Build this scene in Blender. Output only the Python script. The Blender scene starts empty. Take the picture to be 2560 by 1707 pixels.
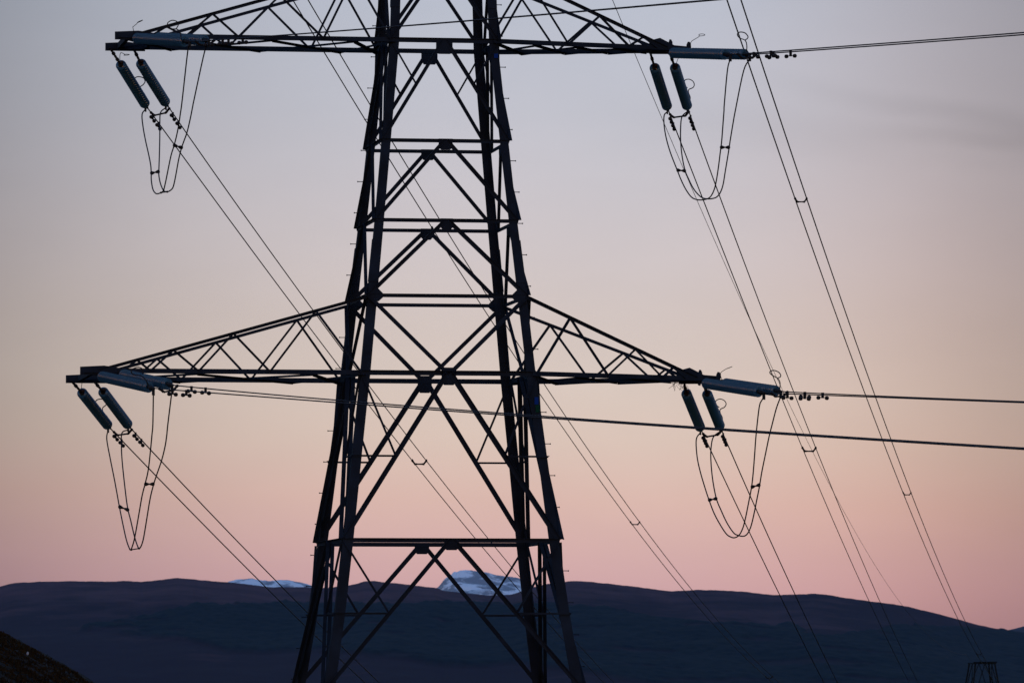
import bpy, math, random
import numpy as np
from mathutils import Vector, Matrix

random.seed(7)
scene = bpy.context.scene
R = math.radians

# ------------------------------------------------------------------ camera
F_PX = 15467.97                      # focal length in photograph pixels (2560 wide)
PITCH = 0.05284661
cam_data = bpy.data.cameras.new('camera')
cam = bpy.data.objects.new('camera', cam_data)
scene.collection.objects.link(cam)
cam.location = (0, 0, 0)
cam.rotation_euler = (math.pi / 2 + PITCH, 0, 0)
cam_data.sensor_width = 36.0
cam_data.lens = F_PX / 2560 * 36.0
cam_data.clip_start = 0.5
cam_data.clip_end = 90000
cam_data.dof.use_dof = True
cam_data.dof.focus_distance = 146.0
cam_data.dof.aperture_fstop = 8.5
scene.camera = cam

# ------------------------------------------------------------------ sky
world = bpy.data.worlds.new('World')
scene.world = world
world.use_nodes = True
nt = world.node_tree
nt.nodes.clear()


def node(tree, kind, **kw):
    n = tree.nodes.new(kind)
    for k, v in kw.items():
        if k == 'ins':
            for i, val in v.items():
                n.inputs[i].default_value = val
        else:
            setattr(n, k, v)
    return n


def math_node(tree, op, a, b=None, clamp=False):
    n = tree.nodes.new('ShaderNodeMath')
    n.operation = op
    n.use_clamp = clamp
    for i, val in enumerate((a, b)):
        if val is None:
            continue
        if isinstance(val, (int, float)):
            n.inputs[i].default_value = val
        else:
            tree.links.new(val, n.inputs[i])
    return n.outputs[0]


def map_range(tree, val, a, b, c, d, smooth=False):
    n = tree.nodes.new('ShaderNodeMapRange')
    n.interpolation_type = 'SMOOTHSTEP' if smooth else 'LINEAR'
    tree.links.new(val, n.inputs['Value'])
    for k, v in zip(('From Min', 'From Max', 'To Min', 'To Max'), (a, b, c, d)):
        n.inputs[k].default_value = v
    return n.outputs['Result']


def lin(c):
    return tuple((v / 255 / 12.92) if v <= 10 else ((v / 255 + 0.055) / 1.055) ** 2.4 for v in c)


tc = node(nt, 'ShaderNodeTexCoord')
sep = node(nt, 'ShaderNodeSeparateXYZ')
nt.links.new(tc.outputs['Generated'], sep.inputs[0])
sx, sy, sz = sep.outputs
# the twilight band opposite the set sun: pink just over the hills, grey-blue higher up
SKY_GAIN = 1.08
BAND = [(-0.02, (52, 48, 66)), (0.006, (195, 152, 152)), (0.0135, (210, 167, 164)), (0.0175, (214, 173, 167)),
        (0.0273, (218, 183, 170)), (0.037, (217, 194, 180)), (0.046, (213, 196, 185)), (0.0560, (207, 193, 187)),
        (0.0665, (203, 193, 193)), (0.078, (196, 191, 196)), (0.09, (189, 189, 198)), (0.108, (181, 186, 199)),
        (0.16, (140, 150, 180)), (0.28, (96, 116, 158))]
Z0, Z1 = -0.02, 0.28
ramp = node(nt, 'ShaderNodeValToRGB')
els = ramp.color_ramp.elements
while len(els) < len(BAND):
    els.new(0.5)
for e, (z, col) in zip(els, BAND):
    e.position = (z - Z0) / (Z1 - Z0)
    e.color = lin(col) + (1,)
tilt = math_node(nt, 'MULTIPLY', sx, 0.02)
zz = math_node(nt, 'ADD', sz, tilt)
nt.links.new(map_range(nt, zz, Z0, Z1, 0, 1), ramp.inputs[0])
# lens vignetting put into the sky colour: it dims towards both sides
x2 = math_node(nt, 'MULTIPLY', sx, sx)
x6 = math_node(nt, 'MULTIPLY', math_node(nt, 'MULTIPLY', x2, x2), x2)
fall = math_node(nt, 'ADD', 0.55, math_node(nt, 'DIVIDE', 0.45, math_node(nt, 'ADD', 1.0, math_node(nt, 'MULTIPLY', x6, 6.0e6))))
west = math_node(nt, 'MULTIPLY', map_range(nt, sx, -0.11, 0.0, 0.11, 0.0), map_range(nt, sx, -0.11, 0.0, 0.11, 0.0))
fall_w = math_node(nt, 'SUBTRACT', 1.0, math_node(nt, 'MULTIPLY', west, 57.0))
fall = math_node(nt, 'MINIMUM', fall, fall_w)
fall = math_node(nt, 'MULTIPLY', fall, SKY_GAIN)
# one thin slanting smear of high cloud in the north-east, a fainter one under it, and a little unevenness
mapn = node(nt, 'ShaderNodeMapping')
nt.links.new(tc.outputs['Generated'], mapn.inputs[0])
mapn.inputs['Scale'].default_value = (22, 4, 70)
cl = node(nt, 'ShaderNodeTexNoise', ins={'Scale': 1.6, 'Detail': 4, 'Roughness': 0.5, 'Distortion': 0.3})
nt.links.new(mapn.outputs[0], cl.inputs['Vector'])
wob = math_node(nt, 'MULTIPLY', math_node(nt, 'SUBTRACT', cl.outputs['Fac'], 0.5), 0.006)


def smear(z_at, slope, x_at, width, x_from, x_full, depth):
    d = math_node(nt, 'SUBTRACT', math_node(nt, 'ADD', sz, math_node(nt, 'MULTIPLY', sx, slope)), z_at + slope * x_at)
    d = math_node(nt, 'ABSOLUTE', math_node(nt, 'ADD', d, wob))
    g = map_range(nt, d, 0, width, 1, 0, True)
    g = math_node(nt, 'MULTIPLY', g, map_range(nt, sx, x_from, x_full, 0, 1, True))
    return math_node(nt, 'SUBTRACT', 1.0, math_node(nt, 'MULTIPLY', g, depth))


cloud_f = math_node(nt, 'MULTIPLY', smear(0.0912, 0.15, 0.0614, 0.0030, 0.025, 0.075, 0.085), smear(0.0850, 0.03, 0.082, 0.0034, 0.045, 0.088, 0.08))
cloud_f = math_node(nt, 'MULTIPLY', cloud_f, smear(0.0895, 0.10, 0.02, 0.006, 0.0, 0.05, 0.05))
cloud_f = math_node(nt, 'MULTIPLY', cloud_f, map_range(nt, cl.outputs['Fac'], 0.3, 0.7, 1.015, 0.985))
fall = math_node(nt, 'MULTIPLY', fall, cloud_f)
band = node(nt, 'ShaderNodeVectorMath', operation='SCALE')
# a warmer cast towards the east side
warm = node(nt, 'ShaderNodeMixRGB', blend_type='MULTIPLY')
nt.links.new(map_range(nt, sx, 0.015, 0.078, 0, 1, True), warm.inputs[0])
nt.links.new(ramp.outputs[0], warm.inputs[1])
warm.inputs[2].default_value = (1.0, 0.905, 0.865, 1)
nt.links.new(warm.outputs[0], band.inputs[0])
nt.links.new(fall, band.inputs['Scale'])
# the dome overhead and behind the camera: clear dusk sky, sun just below the horizon behind the camera
sky = node(nt, 'ShaderNodeTexSky', sky_type='NISHITA', sun_disc=False)
sky.sun_elevation = R(1.0)
sky.sun_rotation = R(180)
sky.altitude = 300
sky.air_density = 1.0
sky.dust_density = 0.3
sky.ozone_density = 3.0
dome = node(nt, 'ShaderNodeMixRGB', blend_type='MULTIPLY', ins={0: 1.0})
nt.links.new(sky.outputs[0], dome.inputs[1])
dome.inputs[2].default_value = (1.12, 0.90, 0.92, 1)
front = map_range(nt, sy, 0.35, 0.85, 0, 1, True)
low = map_range(nt, sz, 0.12, 0.34, 1, 0, True)
mixf = math_node(nt, 'MULTIPLY', front, low)
mix = node(nt, 'ShaderNodeMixRGB', blend_type='MIX')
nt.links.new(mixf, mix.inputs[0])
nt.links.new(dome.outputs[0], mix.inputs[1])
nt.links.new(band.outputs[0], mix.inputs[2])
bg = node(nt, 'ShaderNodeBackground', ins={'Strength': 1.0})
nt.links.new(mix.outputs[0], bg.inputs['Color'])
out = node(nt, 'ShaderNodeOutputWorld')
nt.links.new(bg.outputs[0], out.inputs['Surface'])

scene.view_settings.view_transform = 'Standard'
scene.view_settings.look = 'None'
scene.view_settings.exposure = 0
scene.view_settings.gamma = 1
scene.cycles.max_bounces = 24
scene.cycles.transmission_bounces = 24
scene.cycles.glossy_bounces = 6
scene.cycles.diffuse_bounces = 3
scene.cycles.volume_bounces = 0

# ------------------------------------------------------------------ measuring helpers
CP, SP = math.cos(PITCH), math.sin(PITCH)
TH = R(8.582)                                   # the tower is turned a little about the view
U = np.array([math.cos(TH), math.sin(TH), 0.])  # along its cross-arms
V = np.array([-math.sin(TH), math.cos(TH), 0.]) # through its depth
TC = np.array([-1.76913, 145.0, 0.])            # its axis, at eye height


def ray(px, py):
    x = (px - 1280) / F_PX
    w = -(py - 853.5) / F_PX
    return np.array([x, CP - w * SP, SP + w * CP])


def at_y(px, py, y):
    d = ray(px, py)
    return d * (y / d[1])


def on_b(px, py, b):
    d = ray(px, py)
    return d * ((b + TC @ V) / (d @ V))


def reach(p0, px, py, length, sign):
    d = ray(px, py)
    a, b, c = d @ d, -2 * d @ p0, p0 @ p0 - length * length
    disc = max(b * b - 4 * a * c, 0)
    return d * ((-b + sign * math.sqrt(disc)) / (2 * a))


def T(a, b, z):
    return TC + U * a + V * b + np.array([0, 0, z])


def unit(v):
    v = np.asarray(v, float)
    return v / max(np.linalg.norm(v), 1e-12)


# ------------------------------------------------------------------ mesh helpers
class MB:
    def __init__(self):
        self.v, self.f, self.m = [], [], []
        self.mi = 0

    def face(self, idx):
        self.f.append(idx)
        self.m.append(self.mi)

    def sweep(self, rings, cap=True, closed=True):
        base = len(self.v)
        n = len(rings[0])
        for r in rings:
            self.v.extend([tuple(p) for p in r])
        for k in range(len(rings) - 1):
            a, b = base + k * n, base + (k + 1) * n
            for i in range(n if closed else n - 1):
                j = (i + 1) % n
                self.face((a + i, a + j, b + j, b + i))
        if cap:
            self.face(tuple(base + i for i in reversed(range(n))))
            e = base + (len(rings) - 1) * n
            self.face(tuple(e + i for i in range(n)))
        return self

    def angle(self, p0, p1, nrm, w, w2=None, t=0.011, side=1, lift=0.0):
        """steel angle from p0 to p1: one flange in the plane facing nrm, the other standing out along it"""
        p0, p1 = np.asarray(p0, float), np.asarray(p1, float)
        w2 = w if w2 is None else w2
        d = unit(p1 - p0)
        n = unit(nrm - d * (nrm @ d))
        s = np.cross(d, n) * side
        prof = [(-w / 2, 0), (w / 2, 0), (w / 2, t), (-w / 2 + t, t), (-w / 2 + t, w2), (-w / 2, w2)]
        if side < 0:
            prof = prof[::-1]
        rings = [[p + s * a + n * (b + lift) for a, b in prof] for p in (p0, p1)]
        return self.sweep(rings)

    def box(self, c, ax, ay, az, hx, hy, hz):
        c, ax, ay, az = (np.asarray(q, float) for q in (c, ax, ay, az))
        r = [[c + ax * (sx_ * hx) + ay * (a * hy) + az * (b * hz) for a, b in ((-1, -1), (1, -1), (1, 1), (-1, 1))]
             for sx_ in (-1, 1)]
        return self.sweep(r)

    def plate(self, pts, nrm, t):
        nrm = unit(nrm)
        return self.sweep([[np.asarray(p) for p in pts], [np.asarray(p) + nrm * t for p in pts]])

    def tube(self, pts, r, n=6, cap=True):
        pts = [np.asarray(p, float) for p in pts]
        rad = r if hasattr(r, '__len__') else [r] * len(pts)
        d0 = unit(pts[1] - pts[0])
        up = np.array([0, 0, 1.]) if abs(d0[2]) < 0.9 else np.array([1., 0, 0])
        a = unit(np.cross(d0, up))
        rings = []
        for i, p in enumerate(pts):
            d = unit(pts[min(i + 1, len(pts) - 1)] - pts[max(i - 1, 0)])
            a = unit(a - d * (a @ d))
            b = np.cross(d, a)
            rings.append([p + (a * math.cos(k * 2 * math.pi / n) + b * math.sin(k * 2 * math.pi / n)) * rad[i] for k in range(n)])
        return self.sweep(rings, cap)

    def lathe(self, prof, org, axis, n=20):
        """prof: (along, radius) pairs, closed solid of revolution about axis"""
        org, d = np.asarray(org, float), unit(axis)
        up = np.array([0, 0, 1.]) if abs(d[2]) < 0.9 else np.array([1., 0, 0])
        a = unit(np.cross(d, up))
        b = np.cross(d, a)
        rings = [[org + d * s + (a * math.cos(k * 2 * math.pi / n) + b * math.sin(k * 2 * math.pi / n)) * max(r, 1e-4)
                  for k in range(n)] for s, r in prof]
        return self.sweep(rings)

    def mesh(self, name, mats, origin=(0, 0, 0), smooth=False):
        me = bpy.data.meshes.new(name)
        o = np.asarray(origin, float)
        me.from_pydata([tuple(np.asarray(p) - o) for p in self.v], [], self.f)
        for m in (mats if isinstance(mats, (list, tuple)) else [mats]):
            me.materials.append(m)
        if any(self.m):
            me.polygons.foreach_set('material_index', self.m)
        if smooth:
            me.polygons.foreach_set('use_smooth', [True] * len(me.polygons))
        me.update()
        return me


COL = scene.collection


def tag(o, label=None, cat=None, group=None, kind=None):
    for k, v in (('label', label), ('category', cat), ('group', group), ('kind', kind)):
        if v:
            o[k] = v
    return o


def empty(name, loc):
    o = bpy.data.objects.new(name, None)
    o.location = tuple(loc)
    o.empty_display_size = 0.2
    COL.objects.link(o)
    return o


def obj(name, mb, mats, parent=None, origin=(0, 0, 0), smooth=False):
    o = bpy.data.objects.new(name, mb.mesh(name, mats, origin, smooth))
    COL.objects.link(o)
    if parent is not None:
        o.parent = parent
    else:
        o.location = tuple(origin)
    return o


# ------------------------------------------------------------------ materials
def material(name, base, rough=0.6, metallic=0.0, spec=0.3, var=0.35, scale=3.0, second=None):
    m = bpy.data.materials.new(name)
    m.use_nodes = True
    t = m.node_tree
    b = t.nodes['Principled BSDF']
    co = node(t, 'ShaderNodeTexCoord')
    nz = node(t, 'ShaderNodeTexNoise', ins={'Scale': scale, 'Detail': 5, 'Roughness': 0.6})
    t.links.new(co.outputs['Object'], nz.inputs['Vector'])
    mx = node(t, 'ShaderNodeMixRGB')
    c2 = second or tuple(min(1, c * (1 + var)) for c in base)
    c1 = tuple(c * (1 - var) for c in base)
    mx.inputs[1].default_value = c1 + (1,)
    mx.inputs[2].default_value = c2 + (1,)
    t.links.new(map_range(t, nz.outputs['Fac'], 0.32, 0.68, 0, 1), mx.inputs[0])
    t.links.new(mx.outputs[0], b.inputs['Base Color'])
    t.links.new(map_range(t, nz.outputs['Fac'], 0.3, 0.7, max(0.05, rough - 0.08), min(1, rough + 0.08)), b.inputs['Roughness'])
    b.inputs['Metallic'].default_value = metallic
    b.inputs['Specular IOR Level'].default_value = spec
    return m


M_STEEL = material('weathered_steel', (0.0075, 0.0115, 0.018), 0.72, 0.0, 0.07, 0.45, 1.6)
M_FAR_STEEL = material('far_steel', (0.006, 0.007, 0.006), 0.75, 0.0, 0.04, 0.2, 1.0)
M_WIRE = material('dull_aluminium', (0.012, 0.008, 0.009), 0.6, 0.0, 0.1, 0.2, 8.0)
M_IRON = material('cast_iron', (0.012, 0.010, 0.009), 0.6, 0.0, 0.1, 0.35, 14.0)
M_RUST = material('rusty_fitting', (0.03, 0.017, 0.012), 0.7, 0.0, 0.1, 0.35, 20.0)
M_BLUE = material('blue_plate', (0.002, 0.022, 0.13), 0.7, 0.0, 0.05, 0.12, 6.0)
M_GREEN = material('green_plate', (0.002, 0.030, 0.014), 0.7, 0.0, 0.05, 0.12, 6.0)


def glass_material():
    m = bpy.data.materials.new('toughened_glass')
    m.use_nodes = True
    t = m.node_tree
    b = t.nodes['Principled BSDF']
    co = node(t, 'ShaderNodeTexCoord')
    nz = node(t, 'ShaderNodeTexNoise', ins={'Scale': 9.0, 'Detail': 3})
    t.links.new(co.outputs['Object'], nz.inputs['Vector'])
    t.links.new(map_range(t, nz.outputs['Fac'], 0.3, 0.7, 0.10, 0.16), b.inputs['Roughness'])
    b.inputs['Base Color'].default_value = (0.030, 0.100, 0.165, 1)
    b.inputs['Transmission Weight'].default_value = 0.30
    b.inputs['IOR'].default_value = 1.47
    b.inputs['Specular IOR Level'].default_value = 0.5
    return m


M_GLASS = glass_material()

# ------------------------------------------------------------------ noise on arrays
_rng = np.random.RandomState(11)
_LAT = _rng.rand(256, 256)


def vnoise(x, y):
    xi, yi = np.floor(x).astype(int), np.floor(y).astype(int)
    fx, fy = x - xi, y - yi
    fx, fy = fx * fx * (3 - 2 * fx), fy * fy * (3 - 2 * fy)
    g = lambda i, j: _LAT[i & 255, j & 255]
    return (g(xi, yi) * (1 - fx) + g(xi + 1, yi) * fx) * (1 - fy) + (g(xi, yi + 1) * (1 - fx) + g(xi + 1, yi + 1) * fx) * fy


def fbm(x, y, o=4, ox=0.0):
    s, a, tot = 0, 1.0, 0
    for k in range(o):
        s = s + a * (vnoise(x * 2 ** k + 17.3 * k + ox, y * 2 ** k + 5.1 * k + ox * 1.7) - 0.5)
        tot += a
        a *= 0.5
    return s / tot * 2


def grid_object(name, X, Y, Z, mat, attrs=None, smooth=True):
    ny, nx = X.shape
    verts = np.stack([X, Y, Z], -1).reshape(-1, 3)
    idx = np.arange(nx * ny).reshape(ny, nx)
    faces = np.stack([idx[:-1, :-1], idx[:-1, 1:], idx[1:, 1:], idx[1:, :-1]], -1).reshape(-1, 4)
    me = bpy.data.meshes.new(name)
    me.from_pydata(verts.tolist(), [], faces.tolist())
    for k, v in (attrs or {}).items():
        a = me.attributes.new(k, 'FLOAT', 'POINT')
        a.data.foreach_set('value', np.ascontiguousarray(v.reshape(-1), dtype=np.float32))
    me.materials.append(mat)
    if smooth:
        me.polygons.foreach_set('use_smooth', [True] * len(me.polygons))
    me.update()
    o = bpy.data.objects.new(name, me)
    COL.objects.link(o)
    return o


# ------------------------------------------------------------------ the setting: ground, hills, mountains
def ground_z(x, y):
    r = np.hypot(x, y)
    z = np.interp(r, [0, 15, 30, 60, 100, 145, 250, 400, 665, 1500, 3000, 9000, 60000],
                  [-1.75, -2.1, -3.0, -6.0, -10.2, -13.2, -18, -28, -44.5, -100, -140, -158, -158])
    return z + fbm(x / 22, y / 22, 3) * np.interp(r, [0, 20, 100, 1000], [0.0, 0.15, 0.8, 3.0])


def hillside_z(x, y):
    """the heathery bank on the left, cresting about 210 m away"""
    yy = np.abs(y - 210) / 60
    prof = -0.25 + np.interp(-x, [-60, -20, 5, 13.8, 15.2, 16.0, 16.8, 17.5, 24, 40, 70, 120],
                     [-40, -24, -9.5, -0.75, 0.15, 0.62, 1.05, 1.40, 4.2, 10, 14, 10])
    return prof - 7 * yy ** 2 + fbm(x / 1.1, y / 1.1, 4, 3.0) * 0.13 + fbm(x / 0.35, y / 0.35, 2, 9.0) * 0.05


def land_material(name, c_a, c_b, scale, rough=0.95):
    return material(name, c_a, rough, 0, 0.1, 0.3, scale, c_b)


M_GROUND = land_material('moor_grass', (0.05, 0.045, 0.028), (0.075, 0.06, 0.035), 0.35)
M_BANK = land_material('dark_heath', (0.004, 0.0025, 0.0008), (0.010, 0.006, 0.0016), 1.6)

az = np.concatenate([np.linspace(-180, -12, 85), np.linspace(-11.5, 11.5, 93), np.linspace(12, 180, 85)])
rr = np.concatenate([[0.3], np.geomspace(2, 45000, 95)])
A, RR = np.meshgrid(np.radians(az), rr)
gx, gy = RR * np.sin(A), RR * np.cos(A)
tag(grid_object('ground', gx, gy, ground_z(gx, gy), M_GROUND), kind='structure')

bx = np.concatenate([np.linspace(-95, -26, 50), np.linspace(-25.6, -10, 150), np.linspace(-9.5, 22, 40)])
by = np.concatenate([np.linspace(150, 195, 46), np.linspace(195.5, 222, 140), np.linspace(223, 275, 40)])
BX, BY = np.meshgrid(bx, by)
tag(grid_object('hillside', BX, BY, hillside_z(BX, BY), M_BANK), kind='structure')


def vegetation_mesh():
    mb = MB()
    rnd = random.Random(5)
    for _ in range(13000):
        y = rnd.uniform(184, 214)
        x = rnd.uniform(-.095 * y, -.060 * y)
        z = float(hillside_z(np.array(x), np.array(y)))
        dense = fbm(np.array(x / 0.9), np.array(y / 0.9), 2, 2.2)
        h = max(0.025, 0.07 + 0.09 * float(dense)) * rnd.uniform(0.6, 1.5)
        for k in range(5):
            a = rnd.uniform(0, 6.283)
            lean = rnd.uniform(0.1, 0.9) * h
            w = rnd.uniform(0.008, 0.022)
            b0 = np.array([x + rnd.uniform(-.07, .07), y + rnd.uniform(-.07, .07), z - 0.03])
            tip = b0 + np.array([math.cos(a) * lean, math.sin(a) * lean, h * rnd.uniform(.7, 1.2)])
            s = np.array([-math.sin(a) * w, math.cos(a) * w, 0])
            mid = (b0 + tip) / 2 + np.array([0, 0, h * 0.12])
            n = len(mb.v)
            mb.v += [tuple(b0 - s), tuple(b0 + s), tuple(mid + s * 1.3), tuple(mid - s * 1.3), tuple(tip)]
            mb.face((n, n + 1, n + 2, n + 3))
            mb.face((n + 3, n + 2, n + 4))
    return mb


M_HEATHER = land_material('heather_sprigs', (0.010, 0.006, 0.0015), (0.036, 0.019, 0.0045), 2.0)
tag(obj('heather', vegetation_mesh(), M_HEATHER), 'dark heather and rough grass covering the bank at lower left', 'heather', kind='stuff')


def hill_material():
    """bare purple-brown moor above, dark plantation forest below; the cover is a property of the land"""
    m = bpy.data.materials.new('hill_cover')
    m.use_nodes = True
    t = m.node_tree
    b = t.nodes['Principled BSDF']
    co = node(t, 'ShaderNodeTexCoord')
    cover = node(t, 'ShaderNodeAttribute', attribute_name='forest')
    tone = node(t, 'ShaderNodeAttribute', attribute_name='tone')
    n1 = node(t, 'ShaderNodeTexNoise', ins={'Scale': 0.006, 'Detail': 6, 'Roughness': 0.62})
    n2 = node(t, 'ShaderNodeTexNoise', ins={'Scale': 0.045, 'Detail': 4, 'Roughness': 0.6})
    t.links.new(co.outputs['Object'], n1.inputs['Vector'])
    t.links.new(co.outputs['Object'], n2.inputs['Vector'])
    moor = node(t, 'ShaderNodeMixRGB')
    moor.inputs[1].default_value = MOOR_A + (1,)
    moor.inputs[2].default_value = MOOR_B + (1,)
    s = math_node(t, 'ADD', map_range(t, n1.outputs['Fac'], 0.3, 0.7, -0.15, 0.85), tone.outputs['Fac'])
    t.links.new(math_node(t, 'ADD', s, 0.0, True), moor.inputs[0])
    wood = node(t, 'ShaderNodeMixRGB')
    wood.inputs[1].default_value = WOOD_A + (1,)
    wood.inputs[2].default_value = WOOD_B + (1,)
    t.links.new(map_range(t, n2.outputs['Fac'], 0.35, 0.7, 0, 1), wood.inputs[0])
    mx = node(t, 'ShaderNodeMixRGB')
    t.links.new(cover.outputs['Fac'], mx.inputs[0])
    t.links.new(moor.outputs[0], mx.inputs[1])
    t.links.new(wood.outputs[0], mx.inputs[2])
    t.links.new(mx.outputs[0], b.inputs['Base Color'])
    b.inputs['Roughness'].default_value = 0.95
    b.inputs['Specular IOR Level'].default_value = 0.05
    return m


MOOR_A, MOOR_B = (0.026, 0.012, 0.012), (0.086, 0.038, 0.036)
WOOD_A, WOOD_B = (0.003, 0.006, 0.004), (0.012, 0.015, 0.009)

RIDGE_L = [(-900, 1500), (-300, 1478), (0, 1465), (38, 1456), (109, 1453), (174, 1452), (218, 1452.5), (261, 1453), (310, 1451.5),
           (354, 1453), (392, 1450), (419, 1445.5), (443, 1444), (468, 1445.5), (506, 1450), (544, 1453), (571, 1454.5),
           (626, 1461), (680, 1466.5), (778, 1467.5), (816, 1468), (838, 1466), (865, 1464), (893, 1458.5), (909, 1452), (936, 1451),
           (958, 1454), (1007, 1459), (1050, 1464), (1092, 1469), (1111, 1477), (1167, 1481.5), (1215, 1487), (1250, 1487),
           (1280, 1485), (1313, 1475), (1340, 1465), (1367, 1458.5), (1416, 1453), (1451, 1451.5), (1487, 1454), (1525, 1458.5),
           (1552, 1462), (1607, 1467.5), (1655, 1475.5), (1683, 1477), (1743, 1473.5), (1824, 1475.5), (1879, 1480), (1928, 1485.5),
           (1987, 1485.5), (2034, 1483), (2069, 1486), (2124, 1495), (2172, 1502), (2227, 1509), (2270, 1515), (2303, 1524),
           (2347, 1534), (2401, 1548.5), (2439, 1559.5), (2477, 1569), (2510, 1574), (2560, 1580), (2700, 1592), (3400, 1600)]
FOREST_TOP = [(-900, 1720), (150, 1600), (234, 1563), (305, 1546), (370, 1542), (414, 1528), (463, 1521), (522, 1512), (600, 1511),
              (816, 1510), (909, 1516), (1090, 1509), (1280, 1507), (1389, 1509), (1498, 1516), (1585, 1531), (1661, 1550), (1743, 1558),
              (1760, 1560), (1850, 1566), (1895, 1561), (1977, 1563), (2020, 1583), (2096, 1587), (2178, 1577), (2249, 1563), (2314, 1568),
              (2423, 1571), (2504, 1577), (2560, 1584), (3400, 1600)]
FOREST_BOT = [(-900, 1600), (150, 1590), (234, 1574), (326, 1585), (381, 1588), (463, 1596), (517, 1610), (571, 1626), (653, 1629),
              (762, 1626), (871, 1631), (980, 1642), (1088, 1658), (1200, 1667), (1280, 1662), (1389, 1672), (1498, 1688), (1607, 1705),
              (1750, 1730), (3400, 1760)]


def ridge_land(name, ridge, dist, near, far, base, back, x0, x1, step, rows, mat, rough, forest=False, roughness_px=1.0):
    px = np.arange(x0, x1 + step, step, dtype=float)
    ry = np.interp(px, *zip(*ridge))
    ry = ry + fbm(px / 26, px * 0 + 3.3, 3) * roughness_px + fbm(px / 9, px * 0 + 8.1, 2) * roughness_px * 0.5
    H = np.array([at_y(p, q, dist)[2] for p, q in zip(px, ry)])
    ys = np.concatenate([np.linspace(near, dist, rows), np.linspace(dist, far, 14)[1:]])
    PX, YY = np.meshgrid(px, ys)
    XX = (PX - 1280) / F_PX * YY
    HH = np.broadcast_to(H, PX.shape)
    t = np.clip((YY - near) / (dist - near), 0, 1)
    Z = base + (HH - base) * t ** 0.92
    n = fbm(XX / 420, YY / 900, 5)
    Z = Z + n * rough * np.sin(np.pi * t) ** 0.7
    fall_ = np.clip((YY - dist) / (far - dist), 0, 1)
    Z = np.where(YY > dist, HH + (back - HH) * fall_ ** 1.3, Z)
    attrs = None
    if forest:
        # where on the picture of the land each point lies, to lay out the plantation
        D = YY * CP + Z * SP
        PY = 853.5 - F_PX * (-YY * SP + Z * CP) / D
        jag = fbm(XX / 60, YY / 260, 4, 1.0) * 9 + fbm(XX / 14, YY / 90, 2, 4.0) * 5
        top = np.interp(PX, *zip(*FOREST_TOP)) + jag
        bot = np.interp(PX, *zip(*FOREST_BOT)) + fbm(XX / 120, YY / 500, 4, 6.0) * 10
        f = np.clip((PY - top) / 5 + 0.5, 0, 1) * np.clip((bot - PY) / 9 + 0.5, 0, 1)
        holes = fbm(XX / 130, YY / 140, 4, 8.0)
        f = f * np.clip(1 - np.clip((holes - 0.36) * 5, 0, 0.55), 0, 1)
        f = np.where(YY > dist, 0, f)
        Z = Z + f * 9 * (0.8 + fbm(XX / 16, YY / 40, 2, 5.0) * 0.22)
        tone = fbm(XX / 260, YY / 700, 4, 12.0) * 0.55 + fbm(XX / 60, YY / 160, 3, 15.0) * 0.3
        tone = tone - np.clip((PY - 1560) / 160, 0, 1) * 0.55 + np.clip((1500 - PY) / 50, -0.3, 0.3)
        attrs = {'forest': f, 'tone': tone}
    return grid_object(name, XX, YY, Z, mat, attrs)


tag(ridge_land('hill', RIDGE_L, 14000, 9600, 18000, -160, -200, -900, 3400, 5, 240, hill_material(), 14, True, 1.2), kind='structure')

MOOR_FAR = land_material('far_moor', (0.035, 0.03, 0.032), (0.055, 0.045, 0.042), 0.002)
tag(ridge_land('hill', [(2380, 1640), (2450, 1600), (2510, 1576), (2535, 1571), (2560, 1564), (2640, 1545), (2760, 1530), (2950, 1540), (3200, 1640)],
               21000, 19000, 23000, -160, -200, 2380, 3200, 8, 40, MOOR_FAR, 10, False, 1.0), kind='structure')


def snow_material():
    m = bpy.data.materials.new('snow_and_rock')
    m.use_nodes = True
    t = m.node_tree
    b = t.nodes['Principled BSDF']
    co = node(t, 'ShaderNodeTexCoord')
    mp = node(t, 'ShaderNodeMapping')
    t.links.new(co.outputs['Object'], mp.inputs[0])
    mp.inputs['Scale'].default_value = (1, 0.32, 2.0)
    mp.inputs['Rotation'].default_value = (0, R(28), 0)
    n1 = node(t, 'ShaderNodeTexNoise', ins={'Scale': 0.011, 'Detail': 7, 'Roughness': 0.62, 'Distortion': 0.4})
    t.links.new(mp.outputs[0], n1.inputs['Vector'])
    bare = node(t, 'ShaderNodeAttribute', attribute_name='bare')
    f = math_node(t, 'ADD', n1.outputs['Fac'], bare.outputs['Fac'])
    mx = node(t, 'ShaderNodeMixRGB')
    mx.inputs[1].default_value = SNOW + (1,)
    mx.inputs[2].default_value = ROCK + (1,)
    t.links.new(map_range(t, f, 0.44, 0.60, 0, 1, True), mx.inputs[0])
    t.links.new(mx.outputs[0], b.inputs['Base Color'])
    b.inputs['Roughness'].default_value = 0.8
    b.inputs['Specular IOR Level'].default_value = 0.15
    return m


SNOW, ROCK = (0.86, 0.85, 0.82), (0.25, 0.25, 0.25)
M_SNOW = snow_material()


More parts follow.
